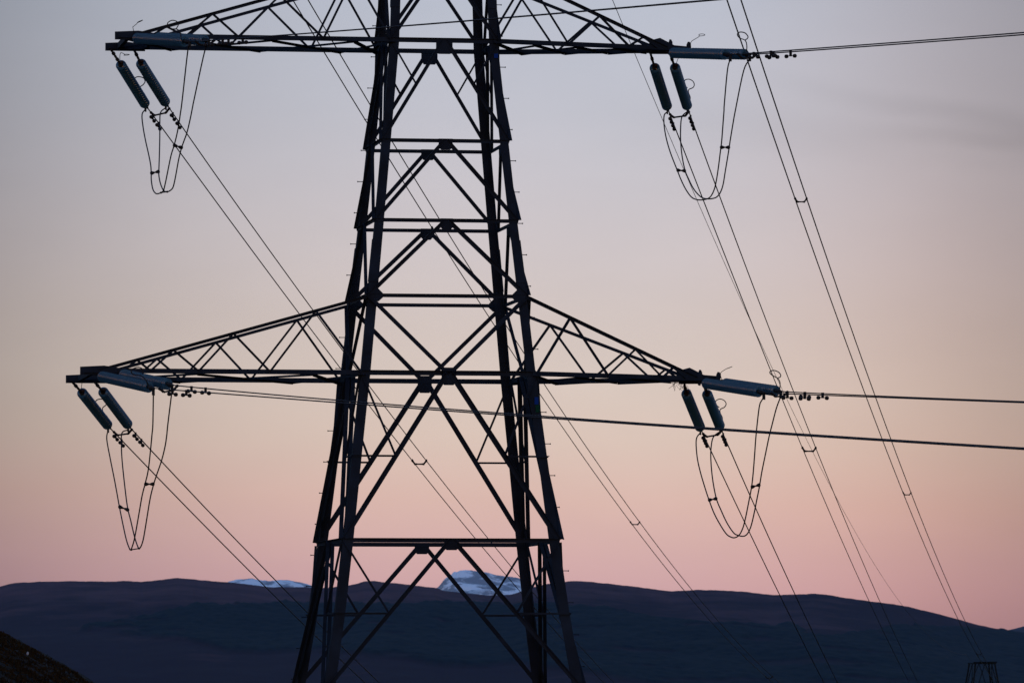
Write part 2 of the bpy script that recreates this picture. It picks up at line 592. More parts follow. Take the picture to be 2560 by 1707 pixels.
def mountain(ridge, dist, x0, x1, depth, base):
    px = np.arange(x0, x1 + 1.5, 1.5)
    ry = np.interp(px, *zip(*ridge)) + fbm(px / 9, px * 0 + 1.7, 3) * 1.6
    H = np.array([at_y(p, q, dist)[2] for p, q in zip(px, ry)])
    ys = np.concatenate([np.linspace(dist - depth, dist, 90), np.linspace(dist, dist + depth, 12)[1:]])
    PX, YY = np.meshgrid(px, ys)
    XX = (PX - 1280) / F_PX * YY
    HH = np.broadcast_to(H, PX.shape)
    t = np.clip((YY - dist + depth) / depth, 0, 1)
    rough = fbm(XX / 260, YY / 520, 5, 2.0)
    Z = base + (HH - base) * t ** 0.8 + rough * 75 * np.sin(np.pi * t)
    Z = np.where(YY > dist, HH - (YY - dist) / depth * (HH - base), Z)
    low_ = np.clip((1 - t) / .42, 0, 1)
    attr = {'bare': -0.03 + 0.13 * low_ + fbm(XX / 75 + YY / 310, YY / 230, 4, 21.0) * 0.28}
    return tag(grid_object('mountain', XX, YY, Z, M_SNOW, attr), kind='structure')


mountain([(1040, 1500), (1092, 1469), (1105, 1456), (1112, 1446), (1120, 1440), (1128, 1436), (1133, 1430.5), (1136, 1428.5), (1142, 1429), (1150, 1425.5),
          (1165, 1424), (1179, 1424.8), (1197, 1427.5), (1215, 1430), (1233, 1434.5), (1250, 1438), (1274, 1441), (1298, 1444),
          (1322, 1457), (1340, 1471), (1370, 1500)], 28000, 1040, 1372, 2600, 60)
mountain([(530, 1500), (571, 1453), (589, 1448.5), (617, 1446), (632, 1445), (642, 1448), (670, 1451), (688, 1451), (701, 1448.5),
          (726, 1450), (757, 1456), (778, 1462), (800, 1476), (830, 1500)], 29500, 530, 830, 2600, 120)

# ------------------------------------------------------------------ the lattice tower
LEVELS_Z = [-13.2, -6.6, -0.50, 1.274, 2.958, 4.903, 6.831, 8.628, 10.391, 12.262, 14.627, 16.42, 18.3, 20.2, 22.4, 24.1, 26.06]
LEVELS_W = [4.95, 3.98, 2.993, 2.722, 2.508, 2.268, 2.039, 1.857, 1.664, 1.482, 1.256, 1.20, 1.13, 1.06, 0.98, 0.90, 0.14]


def hw(z):
    return float(np.interp(z, LEVELS_Z, LEVELS_W))


def corner(sa, sb, z):
    return T(sa * hw(z), sb * hw(z), z)


TOWER = empty('lattice_tower', T(0, 0, -13.2))
tag(TOWER, 'tall dark steel lattice tower filling the middle, arms reaching out to both sides', 'lattice tower')
TO = np.array(TOWER.location)


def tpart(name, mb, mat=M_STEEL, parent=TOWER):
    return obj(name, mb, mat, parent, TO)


LEG_W = lambda z: 0.235 if z < 3 else (0.215 if z < 9 else (0.20 if z < 17 else 0.16))


def leg(sa, sb):
    mb = MB()
    zs = LEVELS_Z
    rings = []
    for z in zs:
        w, t = LEG_W(z), 0.02
        c = corner(sa, sb, z)
        e1, e2 = -sa * U, -sb * V
        prof = [(0, 0), (w, 0), (w, t), (t, t), (t, w), (0, w)]
        if sa * sb < 0:
            prof = prof[::-1]
        rings.append([c + e1 * a + e2 * b for a, b in prof])
    mb.sweep(rings)
    return tpart('leg', mb)


LEGS = {(sa, sb): leg(sa, sb) for sa in (-1, 1) for sb in (-1, 1)}

# splice covers with bolt heads on each leg
for (sa, sb), lg in LEGS.items():
    for z0, z1 in ((8.95, 9.95), (-0.9, 0.55), (15.4, 16.2)):
        mb = MB()
        w, t = LEG_W((z0 + z1) / 2) + 0.012, 0.016
        rings = []
        for z in (z0, z1):
            c = corner(sa, sb, z) + sa * U * t + sb * V * t
            e1, e2 = -sa * U, -sb * V
            prof = [(0, 0), (w, 0), (w, t - .003), (t - .003, t - .003), (t - .003, w), (0, w)]
            if sa * sb < 0:
                prof = prof[::-1]
            rings.append([c + e1 * a + e2 * b for a, b in prof])
        mb.sweep(rings)
        cover = tpart('splice_cover', mb, M_STEEL, lg)

# step bolts up the outer left leg and the near right leg
for (sa, sb), zs in (((-1, 1), np.arange(-12.0, 24, 0.735)), ((1, -1), np.arange(-11.7, 24, 0.735))):
    for z in zs:
        mb = MB()
        c = corner(sa, sb, z) - sb * V * 0.10
        d = sa * U
        mb.lathe([(-0.02, 0.009), (0.125, 0.009), (0.1255, 0.017), (0.143, 0.017)], c, d, 8)
        tpart('step_bolt', mb, M_STEEL, LEGS[(sa, sb)])

FACES = [(np.array([1., 0]), -V, lambda s, z: corner(s, -1, z)),
         (np.array([1., 0]), V, lambda s, z: corner(-s, 1, z)),
         (np.array([1., 0]), -U, lambda s, z: corner(-1, -s, z)),
         (np.array([1., 0]), U, lambda s, z: corner(1, s, z))]

PLATE_W = {14.627: (0.39, 0.32), 12.262: (0.33, 0.21), 10.391: (0.29, 0.22), 6.831: (0.34, 0.28), 2.958: (0.35, 0.225),
           16.42: (0.3, 0.3), 18.3: (0.3, 0.3), 20.2: (0.3, 0.3), 22.4: (0.34, 0.4), -0.50: (0.4, 0.35), -6.6: (0.4, 0.35), 8.628: (0.26, 0.2)}


def brace(name, p0, p1, n, w, side=1, lift=0.022, trim=0.0, w2=None, t=0.010):
    p0, p1 = np.asarray(p0), np.asarray(p1)
    d = unit(p1 - p0)
    mb = MB().angle(p0 + d * trim, p1 - d * trim, n, w, w2 if w2 else w * 0.85, t, side, lift + random.uniform(0, .004))
    return tpart(name, mb)


# (top, bottom, kind, diagonal width, redundant level)
PANELS = [(24.1, 22.4, 'V', .07, None), (22.4, 20.2, 'A', .075, None), (20.2, 18.3, 'A', .075, None), (18.3, 16.42, 'A', .075, None),
          (16.42, 14.627, 'A', .085, None), (14.627, 12.262, 'A', .085, 'short'), (12.262, 10.391, 'A', .09, None),
          (10.391, 8.628, 'A', .095, None), (8.628, 6.831, 'V', .095, None), (6.831, 2.958, 'A', .118, 4.903),
          (2.958, -0.50, 'A', .10, 1.274), (-0.50, -6.6, 'A', .11, -3.6), (-6.6, -13.2, 'A', .12, -10.0)]
H_W = {24.1: .07, 22.4: .11, 20.2: .07, 18.3: .07, 16.42: .08, 14.627: .11, 12.262: .085, 10.391: .085, 8.628: .085, 6.831: .115, 2.958: .10,
       -0.50: .09, -6.6: .09}

for fi, (_, n, P) in enumerate(FACES):
    for z, w in H_W.items():
        a, b = P(-1, z), P(1, z)
        d = unit(b - a)
        brace('horizontal_brace', a + d * 0.02, b - d * 0.02, n, w, 1, 0.003, w2=w * 0.6)
    for zt, zb, kind, w, red in PANELS:
        top = [P(-1, zt), P(1, zt)]
        bot = [P(-1, zb), P(1, zb)]
        if kind == 'A':
            apex, feet = (top[0] + top[1]) / 2, bot
        else:
            apex, feet = (bot[0] + bot[1]) / 2, top
        for s, ft in ((-1, feet[0]), (1, feet[1])):
            start = apex + unit(feet[1] - feet[0]) * s * 0.035
            brace('diagonal_brace', start, ft, n, w, s if kind == 'A' else -s, 0.012)
            if fi > 1 and red:
                # the side faces carry the long diagonals as two angles back to back
                brace('diagonal_brace', start, ft, -n, w, -s if kind == 'A' else s, 0.012)
            if red == 'short':
                g = start + (ft - start) * 0.44
                l0 = P(s, zt)
                brace('redundant_brace', l0 + (g - l0) * 0.03, g, n, .042, s, 0.006)
            elif red:
                k = (zt - red) / (zt - zb)
                g = start + (ft - start) * k
                l0, l1 = P(s, zt), P(s, red)
                brace('redundant_brace', l0 + (g - l0) * 0.02, g, n, .05, s, 0.006, w2=.055)
                brace('redundant_brace', l1, g, n, .045, 1, 0.020)
        # gusset at the apex
        pw, ph = PLATE_W.get(zt if kind == 'A' else zb, (.3, .3))
        e = unit(feet[1] - feet[0])
        zdir = np.array([0, 0, 1.])
        q = (top[0] + top[1]) / 2 if kind == 'A' else (bot[0] + bot[1]) / 2
        if kind == 'A':
            pts = [q + e * (-pw / 2) + zdir * .05, q + e * (-pw / 2) - zdir * ph * .72, q + e * (-pw / 2 + .06) - zdir * ph,
                   q + e * (pw / 2 - .06) - zdir * ph, q + e * (pw / 2) - zdir * ph * .72, q + e * (pw / 2) + zdir * .05]
        else:
            pts = [q + e * (-pw / 2) - zdir * .045, q + e * (pw / 2) - zdir * .045, q + e * (pw / 2) + zdir * .13, q + e * (-pw / 2) + zdir * .13]
        # keep the plate in the face plane
        fn = unit(np.cross(e, unit(np.cross(n, e))))
        mb = MB().plate([p + n * (0.0165) for p in pts] if np.cross(pts[1] - pts[0], pts[2] - pts[1]) @ n < 0 else [p + n * 0.0165 for p in pts[::-1]], n, 0.0085)
        tpart('gusset_plate', mb)
    # big plates where the arms' upper chords meet the legs
    for z in (8.628, 16.42):
        for s in (-1, 1):
            c = P(s, z)
            e = unit(P(1, z) - P(-1, z)) * (-s)
            zd = np.array([0, 0, 1.])
            pts = [c + e * .0 + zd * .20, c + e * .22 + zd * .17, c + e * .34 + zd * .05, c + e * .34 - zd * .05, c + e * .24 - zd * .14, c + e * .0 - zd * .16]
            nn = np.cross(pts[1] - pts[0], pts[2] - pts[1])
            mb = MB().plate([p + n * .032 for p in (pts if nn @ n < 0 else pts[::-1])], n, 0.009)
            tpart('gusset_plate', mb)

# circuit plates on the near right leg
for z, m, h in ((6.20, M_BLUE, .085), (6.02, M_GREEN, .085), (14.28, M_BLUE, .05)):
    c = corner(1, -1, z) - U * 0.075 - V * 0.03
    mb = MB().box(c, U, V, np.array([0, 0, 1.]), .045, .003, h)
    tpart('circuit_plate', mb, m)


# cross-arms --------------------------------------------------------
def crossarm(side, zl, zu, lower, upper, tip_a, tip_b, plan, ends=(), chord_w=.112, up_w=.075):
    """two lower chords, two upper chords, zigzag bracing on both sides, cross bracing between the lower chords"""
    arm = empty('crossarm', (0, 0, 0))
    arm.parent = TOWER
    wl, wu = hw(zl), hw(zu)
    square = tip_b is None
    low_pt = {}
    up_pt = {}
    join_a = tip_a - side * (0.35 if square else 0.12)
    for sb in (-1, 1):
        tb = wl if square else tip_b
        l0, l1 = T(side * wl, sb * wl, zl), T(tip_a, sb * tb, zl)
        u0, u1 = T(side * wu, sb * wu, zu - .03), T(join_a, sb * (tb if square else tip_b + .02), zl + .0)
        n = sb * V
        if not square:
            n = unit(np.cross(l1 - l0, np.array([0, 0, 1.])))
            n = n * (1 if n @ V * sb > 0 else -1)
        s_ = 1 if side * sb > 0 else -1
        tpart('chord', MB().angle(l0 - unit(l1 - l0) * .1, l1, n, chord_w, chord_w * .9, .013, s_, 0.012), M_STEEL, arm)
        tpart('chord', MB().angle(u0 - unit(u1 - u0) * .05, u1, n, up_w, up_w * .9, .012, -s_, 0.034), M_STEEL, arm)
        LP = lambda a, l0=l0, l1=l1: l0 + (l1 - l0) * ((a - side * wl) / (tip_a - side * wl))
        UP = lambda a, u0=u0, u1=u1: u0 + (u1 - u0) * ((a - side * wu) / (join_a - side * wu))
        low_pt[sb], up_pt[sb] = LP, UP
        # zigzag: lower and upper nodes in turn, starting at the leg
        seq = []
        lo, hi = [side * wl] + list(lower), list(upper)
        for k in range(max(len(lo), len(hi))):
            if k < len(lo):
                seq.append(LP(lo[k]))
            if k < len(hi):
                seq.append(UP(hi[k]))
        for p, q in zip(seq, seq[1:]):
            w = .055 if p is seq[0] else .05
            tpart('lattice_brace', MB().angle(p, q, n, w, w * .9, .007, random.choice((-1, 1)), 0.026 + random.uniform(0, .004)), M_STEEL, arm)
    # bracing in plan between the lower chords
    dn = np.array([0, 0, -1.])
    pl = [side * wl] + list(plan)
    for k, (a0, a1) in enumerate(zip(pl, pl[1:])):
        for sb in (-1, 1):
            p, q = low_pt[sb](a0), low_pt[-sb](a1)
            tpart('plan_brace', MB().angle(p + dn * .03, q + dn * .03, dn, .095, .05, .009, sb, 0.008 + (.012 if sb > 0 else 0)), M_STEEL, arm)
    for a in ends:
        p, q = low_pt[-1](a), low_pt[1](a)
        d = unit(q - p)
        tpart('end_beam', MB().box((p + q) / 2 + np.array([0, 0, .005]), d, U, np.array([0, 0, 1.]), np.linalg.norm(q - p) / 2 - .02, .045, .07), M_STEEL, arm)
    # stiffening plates on the outer ends of the lower chords
    if square:
        for sb in (-1, 1):
            c = low_pt[sb](tip_a - side * .42)
            pts = [(-.5, -.10), (.44, -.10), (.44, .06), (.05, .115), (-.5, .085)]
            pp = [c + U * (-side * x) + np.array([0, 0, z]) for x, z in pts]
            nn = np.cross(pp[1] - pp[0], pp[2] - pp[1])
            n = sb * V
            tpart('end_plate', MB().plate([p + n * .05 for p in (pp if nn @ n < 0 else pp[::-1])], n, .014), M_STEEL, arm)
    else:
        c = T(tip_a, 0, zl + .05)
        mb = MB()
        pts = [(-.48, -.12), (.50, -.11), (.52, .07), (.12, .10), (-.22, .27), (-.48, .20)]
        pp = [T(tip_a + side * x, 0, zl + z) for x, z in pts]
        nn = np.cross(pp[1] - pp[0], pp[2] - pp[1])
        if nn @ V > 0:
            pp = pp[::-1]
        mb.plate([p - V * .007 for p in pp], V, .014)
        tpart('end_plate', mb, M_STEEL, arm)
        mb = MB().box(T(tip_a + .02, 0, zl - .04), U, V, np.array([0, 0, 1.]), .55, .27, .022)
        tpart('end_plate', mb, M_STEEL, arm)
        for x, k in ((-.02, .68), (.42, .42)):
            pts = [(-.07, -.27), (.0, -.30), (.07, -.08), (.06, .17), (.02, .26), (-.03, .26), (-.07, .1)]
            pp = [T(tip_a + x + .0, -.3, zl + .03) + U * a * .8 + np.array([0, 0, b * k + .02 / k - .03]) for a, b in pts]
            nn = np.cross(pp[1] - pp[0], pp[2] - pp[1])
            if nn @ V > 0:
                pp = pp[::-1]
            tpart('hanger_plate', MB().plate(pp, V, .02), M_STEEL, arm)
    return arm


ZD, ZC, ZT, ZCC = 6.831, 8.628, 14.627, 16.42
crossarm(-1, ZD, ZC, [-4.16, -5.81, -6.92, -7.55], [-3.08, -5.0, -6.39, -7.23], -8.46, None, [-3.12, -5.8, -8.2], [-8.22, -7.55])
crossarm(-1, ZT, ZCC, [-2.84, -4.82, -6.06, -6.85], [-2.11, -3.86, -5.43, -6.5], -7.62, None, [-2.08, -4.0, -6.1, -7.4], [-7.38, -6.75])
crossarm(1, ZD, ZC, [3.84, 5.24, 5.85], [2.91, 4.57, 5.53], 6.25, .24, [3.1, 4.5, 5.7])
crossarm(1, ZT, ZCC, [2.99, 4.49, 5.2], [2.07, 3.76, 4.85], 5.55, .24, [2.2, 3.2, 4.2, 5.1])
crossarm(-1, 22.4, 24.1, [-2.8, -4.8, -6.0], [-2.0, -3.86, -5.43], -7.4, None, [-2.0, -4.0, -6.1], [-7.0])
crossarm(1, 22.4, 24.1, [2.7, 3.9], [1.9, 3.4], 4.75, .24, [1.9, 2.9, 3.9])

# a few twigs of an old nest caught under the lower right arm
mb = MB()
rn = random.Random(3)
nest_c = on_b(1692, 962, 0.2)
for k in range(26):
    p = nest_c + np.array([rn.uniform(-.16, .22), rn.uniform(-.12, .12), rn.uniform(-.04, .06)])
    q = p + np.array([rn.uniform(-.16, .16), rn.uniform(-.1, .1), rn.uniform(-.14, .03)])
    mb.tube([p, (p + q) / 2 + np.array([rn.uniform(-.03, .03), 0, rn.uniform(-.03, .03)]), q], .004, 4)
tag(obj('twig_tangle', mb, M_RUST, None, nest_c), 'wispy tangle of twigs caught under the tip of the lower right cross-arm', 'twigs')

# ------------------------------------------------------------------ insulator strings
PITCH_D = 0.16
N_DISC = 20


def disc_mesh():
    mb = MB()
    mb.mi = 0
    # toughened-glass shell, cupped towards the line
    prof = [(.052, .040), (.058, .060), (.068, .088), (.080, .112), (.094, .126), (.103, .1275), (.108, .123), (.102, .114),
            (.094, .108), (.108, .102), (.110, .096), (.090, .088), (.084, .078), (.102, .070), (.104, .064), (.080, .056), (.076, .034), (.066, .030)]
    mb.lathe(prof, (0, 0, 0), (1, 0, 0), 28)
    mb.mi = 1
    mb.lathe([(-.004, .022), (-.002, .046), (.012, .060), (.052, .064), (.062, .052), (.066, .02)], (0, 0, 0), (1, 0, 0), 14)
    mb.lathe([(.074, .031), (.098, .028), (.1, .012), (.152, .011), (.156, .018), (.162, .018)], (0, 0, 0), (1, 0, 0), 10)
    return mb.mesh('glass_disc', [M_GLASS, M_IRON], (0, 0, 0), True)


DISC = disc_mesh()


def zo(ox, oy, sc, pts):
    return [(ox + a / sc, oy + b / sc) for a, b in pts]


# each pair: plane through the attachments, where the string starts, ends, and where its clamp ends, on the photograph
PAIRS = {
    ('lower left', 'away'): dict(b=2.04, att=[(181, 955), (236.5, 955)], st=[(202, 979), (255, 976.5)], en=[(276, 1071), (326, 1069.6)]),
    ('lower right', 'away'): dict(b=.2, att=[(1711, 960), (1762, 966)], st=[(1716, 981), (1768, 982.6)], en=[(1754, 1077), (1803, 1073)]),
    ('upper left', 'away'): dict(b=1.256, att=[(276.8, 123.4), (335, 125)], st=[(299, 157.9), (349.5, 154.8)], en=[(369, 271), (420, 266.5)]),
    ('upper right', 'away'): dict(b=.2, att=[(1626.8, 136), (1676, 138)], st=[(1636.6, 165), (1687.5, 165)], en=[(1671, 277), (1721, 276)]),
    ('lower left', 'near'): dict(b=-2.1, att=[(243, 934), (298, 930)], st=[(253, 941), (306.7, 936)], en=[(386.5, 971), (433, 963)]),
    ('lower right', 'near'): dict(b=-.28, att=[(1750, 955), (1800, 955)], st=[(1762, 958), (1812, 958)], en=[(1913, 982), (1955, 979)]),
    ('upper left', 'near'): dict(b=-1.32, att=[(328, 95.5), (383, 93)], st=[(340, 96.6), (395, 94.5)], en=[(477, 105), (525, 102)]),
    ('upper right', 'near'): dict(b=-.28, att=[(1668, 131), (1717, 132)], st=[(1680, 133), (1729, 133.5)], en=[(1829, 137.2), (1877.5, 137)]),
}
COL_LEN = N_DISC * PITCH_D
STR_END = 3.55
STRINGS = {}


def string_label(arm, way, i):
    if way == 'away':
        return 'steep teal glass insulator string under the %s arm, %s of its pair' % (arm, ('left', 'right')[i])
    return 'level blue glass insulator string pointing right from %s arm tip, %s of its pair' % (arm, ('front', 'rear')[i])


RINGS = {
    ('lower left', 'away', 0): zo(160, 900, 7.84, [(775, 1030), (755, 970), (765, 925), (810, 890), (838, 850), (825, 800), (760, 765), (690, 765), (640, 785), (612, 830), (625, 880), (680, 915), (720, 940)]),
    ('upper left', 'away', 0): zo(250, 40, 6.533, [(672, 1205), (660, 1160), (700, 1130), (735, 1080), (722, 1030), (690, 1007), (630, 995), (590, 1005), (560, 1032), (558, 1085), (600, 1130), (640, 1140)]),
    ('upper right', 'away', 1): zo(1600, 60, 5.6, [(680, 965), (685, 920), (740, 895), (760, 855), (745, 810), (700, 780), (660, 778), (630, 790), (615, 830), (635, 875), (665, 898)]),
    ('lower right', 'away', 1): zo(1650, 880, 6.533, [(985, 995), (985, 935), (1050, 900), (1080, 850), (1060, 800), (1010, 770), (960, 768), (915, 795), (908, 840), (940, 880), (970, 905)]),
    ('upper right', 'near', 1): zo(1600, 60, 5.6, [(1490, 400), (1495, 300), (1470, 232), (1400, 203), (1365, 165), (1370, 132), (1410, 117), (1470, 130), (1510, 175), (1505, 205), (1474, 228)]),
    ('lower right', 'near', 1): zo(1650, 880, 6.533, [(1950, 620), (1960, 500), (1920, 428), (1840, 382), (1795, 340), (1810, 308), (1870, 300), (1940, 330), (1972, 378), (1960, 408), (1925, 420)]),
    ('upper left', 'near', 0): zo(250, 40, 6.533, [(1335, 400), (1310, 280), (1260, 222), (1150, 212), (1105, 170), (1110, 112), (1180, 76), (1255, 95), (1280, 140), (1262, 188), (1242, 212)]),
    ('lower left', 'near', 0): zo(160, 900, 7.84, [(1655, 490), (1590, 372), (1500, 303), (1380, 287), (1320, 240), (1340, 180), (1440, 140), (1520, 160), (1552, 220), (1532, 278)]),
}
RODS = {
    ('upper left', 'away', 0): zo(250, 40, 6.533, [(308, 745), (325, 650), (340, 605), (360, 607), (405, 632), (388, 645), (440, 645), (482, 635), (430, 629), (410, 634)]),
    ('lower left', 'away', 0): zo(160, 900, 7.84, [(328, 620), (345, 500), (362, 420), (390, 380)]),
    ('upper right', 'near', 1): zo(1600, 60, 5.6, [(705, 360), (706, 300), (716, 258), (735, 236), (830, 178), (822, 158), (845, 145), (885, 145), (910, 157), (880, 169), (838, 172)]),
    ('lower right', 'near', 1): zo(1650, 880, 6.533, [(1022, 500), (1000, 420), (990, 360), (1003, 325), (1080, 275), (1110, 262), (1180, 235), (1100, 270)]),
    ('upper left', 'near', 0): zo(250, 40, 6.533, [(545, 260), (538, 200), (548, 175), (600, 132), (625, 100), (700, 70), (660, 95), (605, 117)]),
    ('upper right', 'away', 1): zo(1600, 60, 5.6, [(500, 585), (512, 545), (530, 495), (545, 470)]),
    ('lower right', 'away', 1): zo(1650, 880, 6.533, [(745, 650), (725, 610), (700, 550)]),
}


def smooth_path(pts, k=4):
    """Catmull-Rom through the given points"""
    pts = [np.asarray(p, float) for p in pts]
    out_ = []
    for i in range(len(pts) - 1):
        p0, p1, p2, p3 = pts[max(i - 1, 0)], pts[i], pts[i + 1], pts[min(i + 2, len(pts) - 1)]
        for j in range(k):
            t = j / k
            out_.append(0.5 * ((2 * p1) + (-p0 + p2) * t + (2 * p0 - 5 * p1 + 4 * p2 - p3) * t * t + (-p0 + 3 * p1 - 3 * p2 + p3) * t ** 3))
    out_.append(pts[-1])
    return out_


for (arm, way), d in PAIRS.items():
    for i in (0, 1):
        sign = 1 if way == 'away' else -1
        p_att = on_b(*d['att'][i], d['b'])
        p0 = on_b(*d['st'][i], d['b'])
        p1 = reach(p0, *d['en'][i], STR_END, sign)
        if way == 'away':
            p0 = p0 + np.array([0, .25, 0])      # hang clear of the chord
            p1 = reach(p0, *d['en'][i], STR_END, sign)
        ax = unit(p1 - p0)
        root = empty('insulator_string', p_att)
        tag(root, string_label(arm, way, i), 'insulator', 'glass insulator strings on the tower')
        o = np.array(root.location)
        # shackles and links from the arm to the first disc
        mb = MB()
        L = np.linalg.norm(p0 - p_att)
        dl = unit(p0 - p_att)
        k = max(3, int(L / .09))
        prof = []
        for j in range(k):
            s0 = L * j / k
            s1 = L * (j + 1) / k
            prof += [(s0, .02), (s0 + .015, .042 if j % 2 else .03), (s1 - .02, .042 if j % 2 else .03), (s1 - .006, .018)]
        mb.lathe([(-.05, .015)] + prof + [(L + .02, .03)], p_att, dl, 8)
        obj('link_fitting', mb, M_IRON, root, o, False)
        if way == 'away':
            mb = MB()
            side = unit(np.cross(ax, [0, 0, 1.]))
            q = p0 - ax * .10 + side * .05 * (1)
            mb.lathe([(0, .02), (.02, .035), (.08, .042), (.12, .03), (.14, .01)], q - ax * .02, ax * .8 + np.array([0, 0, .3]), 8)
            obj('link_weight', mb, M_RUST, root, o, True)
        # discs
        q = Vector((1, 0, 0)).rotation_difference(Vector(ax))
        for j in range(N_DISC):
            c = bpy.data.objects.new('glass_disc', DISC)
            COL.objects.link(c)
            c.parent = root
            c.rotation_mode = 'QUATERNION'
            c.rotation_quaternion = q
            c.location = tuple(p0 + ax * (PITCH_D * j) - o)
        # dead-end clamp with its jumper lug
        e0 = p0 + ax * COL_LEN
        mb = MB()
        mb.lathe([(-.02, .02), (.02, .05), (.10, .062), (.20, .05), (.24, .03), (.33, .028), (.36, .016)], e0, ax, 10)
        obj('end_clamp', mb, M_IRON, root, o, True)
        mb = MB()
        lug = e0 + ax * (.06 if way == 'away' else .27)
        mb.box(lug - np.array([0, 0, .085]), ax, np.cross(ax, [0, 0, 1.]), np.array([0, 0, 1.]), .05, .018, .075)
        obj('jumper_lug', mb, M_IRON, root, o)
        # arcing horns
        if (arm, way, i) in RINGS:
            path = RINGS[(arm, way, i)]
            y_r = e0[1]
            pts = [at_y(px, py, y_r - sign * .1 * min(1, k_ / 3)) for k_, (px, py) in enumerate(path)]
            back = [e0 + ax * .02] if way == 'near' else [e0 + ax * .02, e0 * .5 + pts[0] * .5 + np.array([.06, 0, .02])]
            mb = MB().tube(smooth_path(back + pts), .0125, 6)
            obj('arcing_ring', mb, M_IRON, root, o, True)
        if (arm, way, i) in RODS:
            path = RODS[(arm, way, i)]
            pts = [at_y(px, py, p0[1] - .05) for px, py in path]
            mb = MB().tube(smooth_path([p0 - ax * .03] + pts[1:]), .0075, 5)
            obj('arcing_rod', mb, M_IRON, root, o, True)
        STRINGS[(arm, way, i)] = dict(p0=p0, e0=e0, p1=p0 + ax * STR_END, ax=ax, lug=lug)

# ------------------------------------------------------------------ conductors
WIRE_R = 0.0155
AWAY = {  # lateral slope, drop slope, curvature (x1e-4), spacing of the two wires
    'lower left': (.099676, -.133656, 1.6971e-4), 'lower right': (.098251, -.108991, 1.2202e-4),
    'upper left': (.098692, -.128502, 1.5711e-4), 'upper right': (.098065, -.100777, 1.0195e-4)}
TOP_AWAY = {'left': (-8.9598, 22.5671, .101057, -.129333, 1.5002e-4, .44), 'right': (3.021, 22.509, .100091, -.091986, .7911e-4, .417)}
Y_END = 665.0
CENTRES = {}


def span_points(c0, m, p, k, y0, y1, n, off=0.0, start=None, off0=None):
    """sagging wire; near its start it eases from its clamp to its place in the pair"""
    out_ = []
    for y in y0 + (y1 - y0) * np.linspace(0, 1, n) ** 1.25:
        t = y - y0
        c = np.array([c0[0] + m * t, y, c0[2] + p * t + k * t * t])
        q = c + U * off
        if start is not None:
            w = math.exp(-t / 9.0)
            base = c + (np.asarray(start) - np.asarray(c0))
            q = base * w + q * (1 - w)
        out_.append(q)
    return out_


WIRES = {}
for arm, (m, p, k) in AWAY.items():
    e = [STRINGS[(arm, 'away', i)]['p1'] for i in (0, 1)]
    c0 = (e[0] + e[1]) / 2
    CENTRES[arm] = (c0, m, p, k)
    for i in (0, 1):
        pts = span_points(c0, m, p, k, c0[1], Y_END, 60, (-.235, .235)[i], e[i])
        pts[0] = e[i] - STRINGS[(arm, 'away', i)]['ax'] * .1
        WIRES[(arm, 'away', i)] = pts
        tag(obj('conductor_wire', MB().tube(pts, WIRE_R, 6), M_WIRE, None, pts[0], True),
            'thin dark wire falling from the steep insulators of the %s arm, %s of two' % (arm, ('left', 'right')[i]),
            'wire', 'conductor wires running away downhill')
for sd, (X0, Z0_, m, p, k, spn) in TOP_AWAY.items():
    c0 = np.array([X0, 145.0, Z0_])
    CENTRES['top ' + sd] = (c0, m, p, k)
    for i in (0, 1):
        pts = span_points(c0, m, p, k, 145.0, Y_END, 60, (-spn / 2, spn / 2)[i])
        WIRES[('top ' + sd, 'away', i)] = pts
        lab = {'left': 'thin wire from top left passing behind the tower down right, %s of two',
               'right': 'thin wire from top right down to the distant tower, %s of two'}[sd] % ('left', 'right')[i]
        tag(obj('conductor_wire', MB().tube(pts, {'left': .019, 'right': .0225}[sd], 6), M_WIRE, None, pts[0], True), lab, 'wire', 'conductor wires running away downhill')

# earth wire from the peak of the tower to the distant one
c0 = np.array([-1.7797, 145.0, 26.0615])
pts = span_points(c0, .098417, -.102059, 1.0594e-4, 145.0, 640.0, 60)
pts.append(np.array([49.25, 664.6, 0.75]))
EARTH = pts
tag(obj('earth_wire', MB().tube(pts, .0115, 6), M_WIRE, None, pts[0], True),
    'single very thin wire curving down right, lighter and finer than the paired wires', 'wire')

NEAR_SLOPE = {'lower left': -.0705, 'lower right': -.0592, 'upper left': -.0713, 'upper right': -.0635}
AL = R(22)
NEAR_EASE = {'lower left': 9.0, 'lower right': 5.0, 'upper left': 2.2, 'upper right': 3.0}
NEAR_DZ = {'lower left': 0.0, 'lower right': .006, 'upper left': .023, 'upper right': .002}
ND = np.array([math.sin(AL), -math.cos(AL), 0])
NPERP = np.array([math.cos(AL), math.sin(AL), 0])
for arm, p in NEAR_SLOPE.items():
    e = [STRINGS[(arm, 'near', i)]['p1'] for i in (0, 1)]
    c0 = (e[0] + e[1]) / 2
    sepv = (e[1] - e[0]) @ NPERP
    for i in (0, 1):
        pts = []
        for t in np.linspace(0, 1, 60) ** 1.2 * 175:
            q = c0 + ND * t + np.array([0, 0, p * t + 1.2e-4 * t * t])
            q = q + NPERP * (.22 * (-1, 1)[i]) + np.array([0, 0, NEAR_DZ[arm] * (-1, 1)[i]])
            w = math.exp(-t / NEAR_EASE[arm])
            base = c0 + ND * t + np.array([0, 0, p * t + 1.2e-4 * t * t]) + (e[i] - c0)
            pts.append(base * w + q * (1 - w))
        pts[0] = e[i] - STRINGS[(arm, 'near', i)]['ax'] * .1
        WIRES[(arm, 'near', i)] = pts
        tag(obj('conductor_wire', MB().tube(pts, WIRE_R, 6), M_WIRE, None, pts[0], True),
            'nearly level dark wire leaving the %s arm for the right, %s of two' % (arm, ('front', 'rear')[i]),
            'wire', 'conductor wires running towards the right')


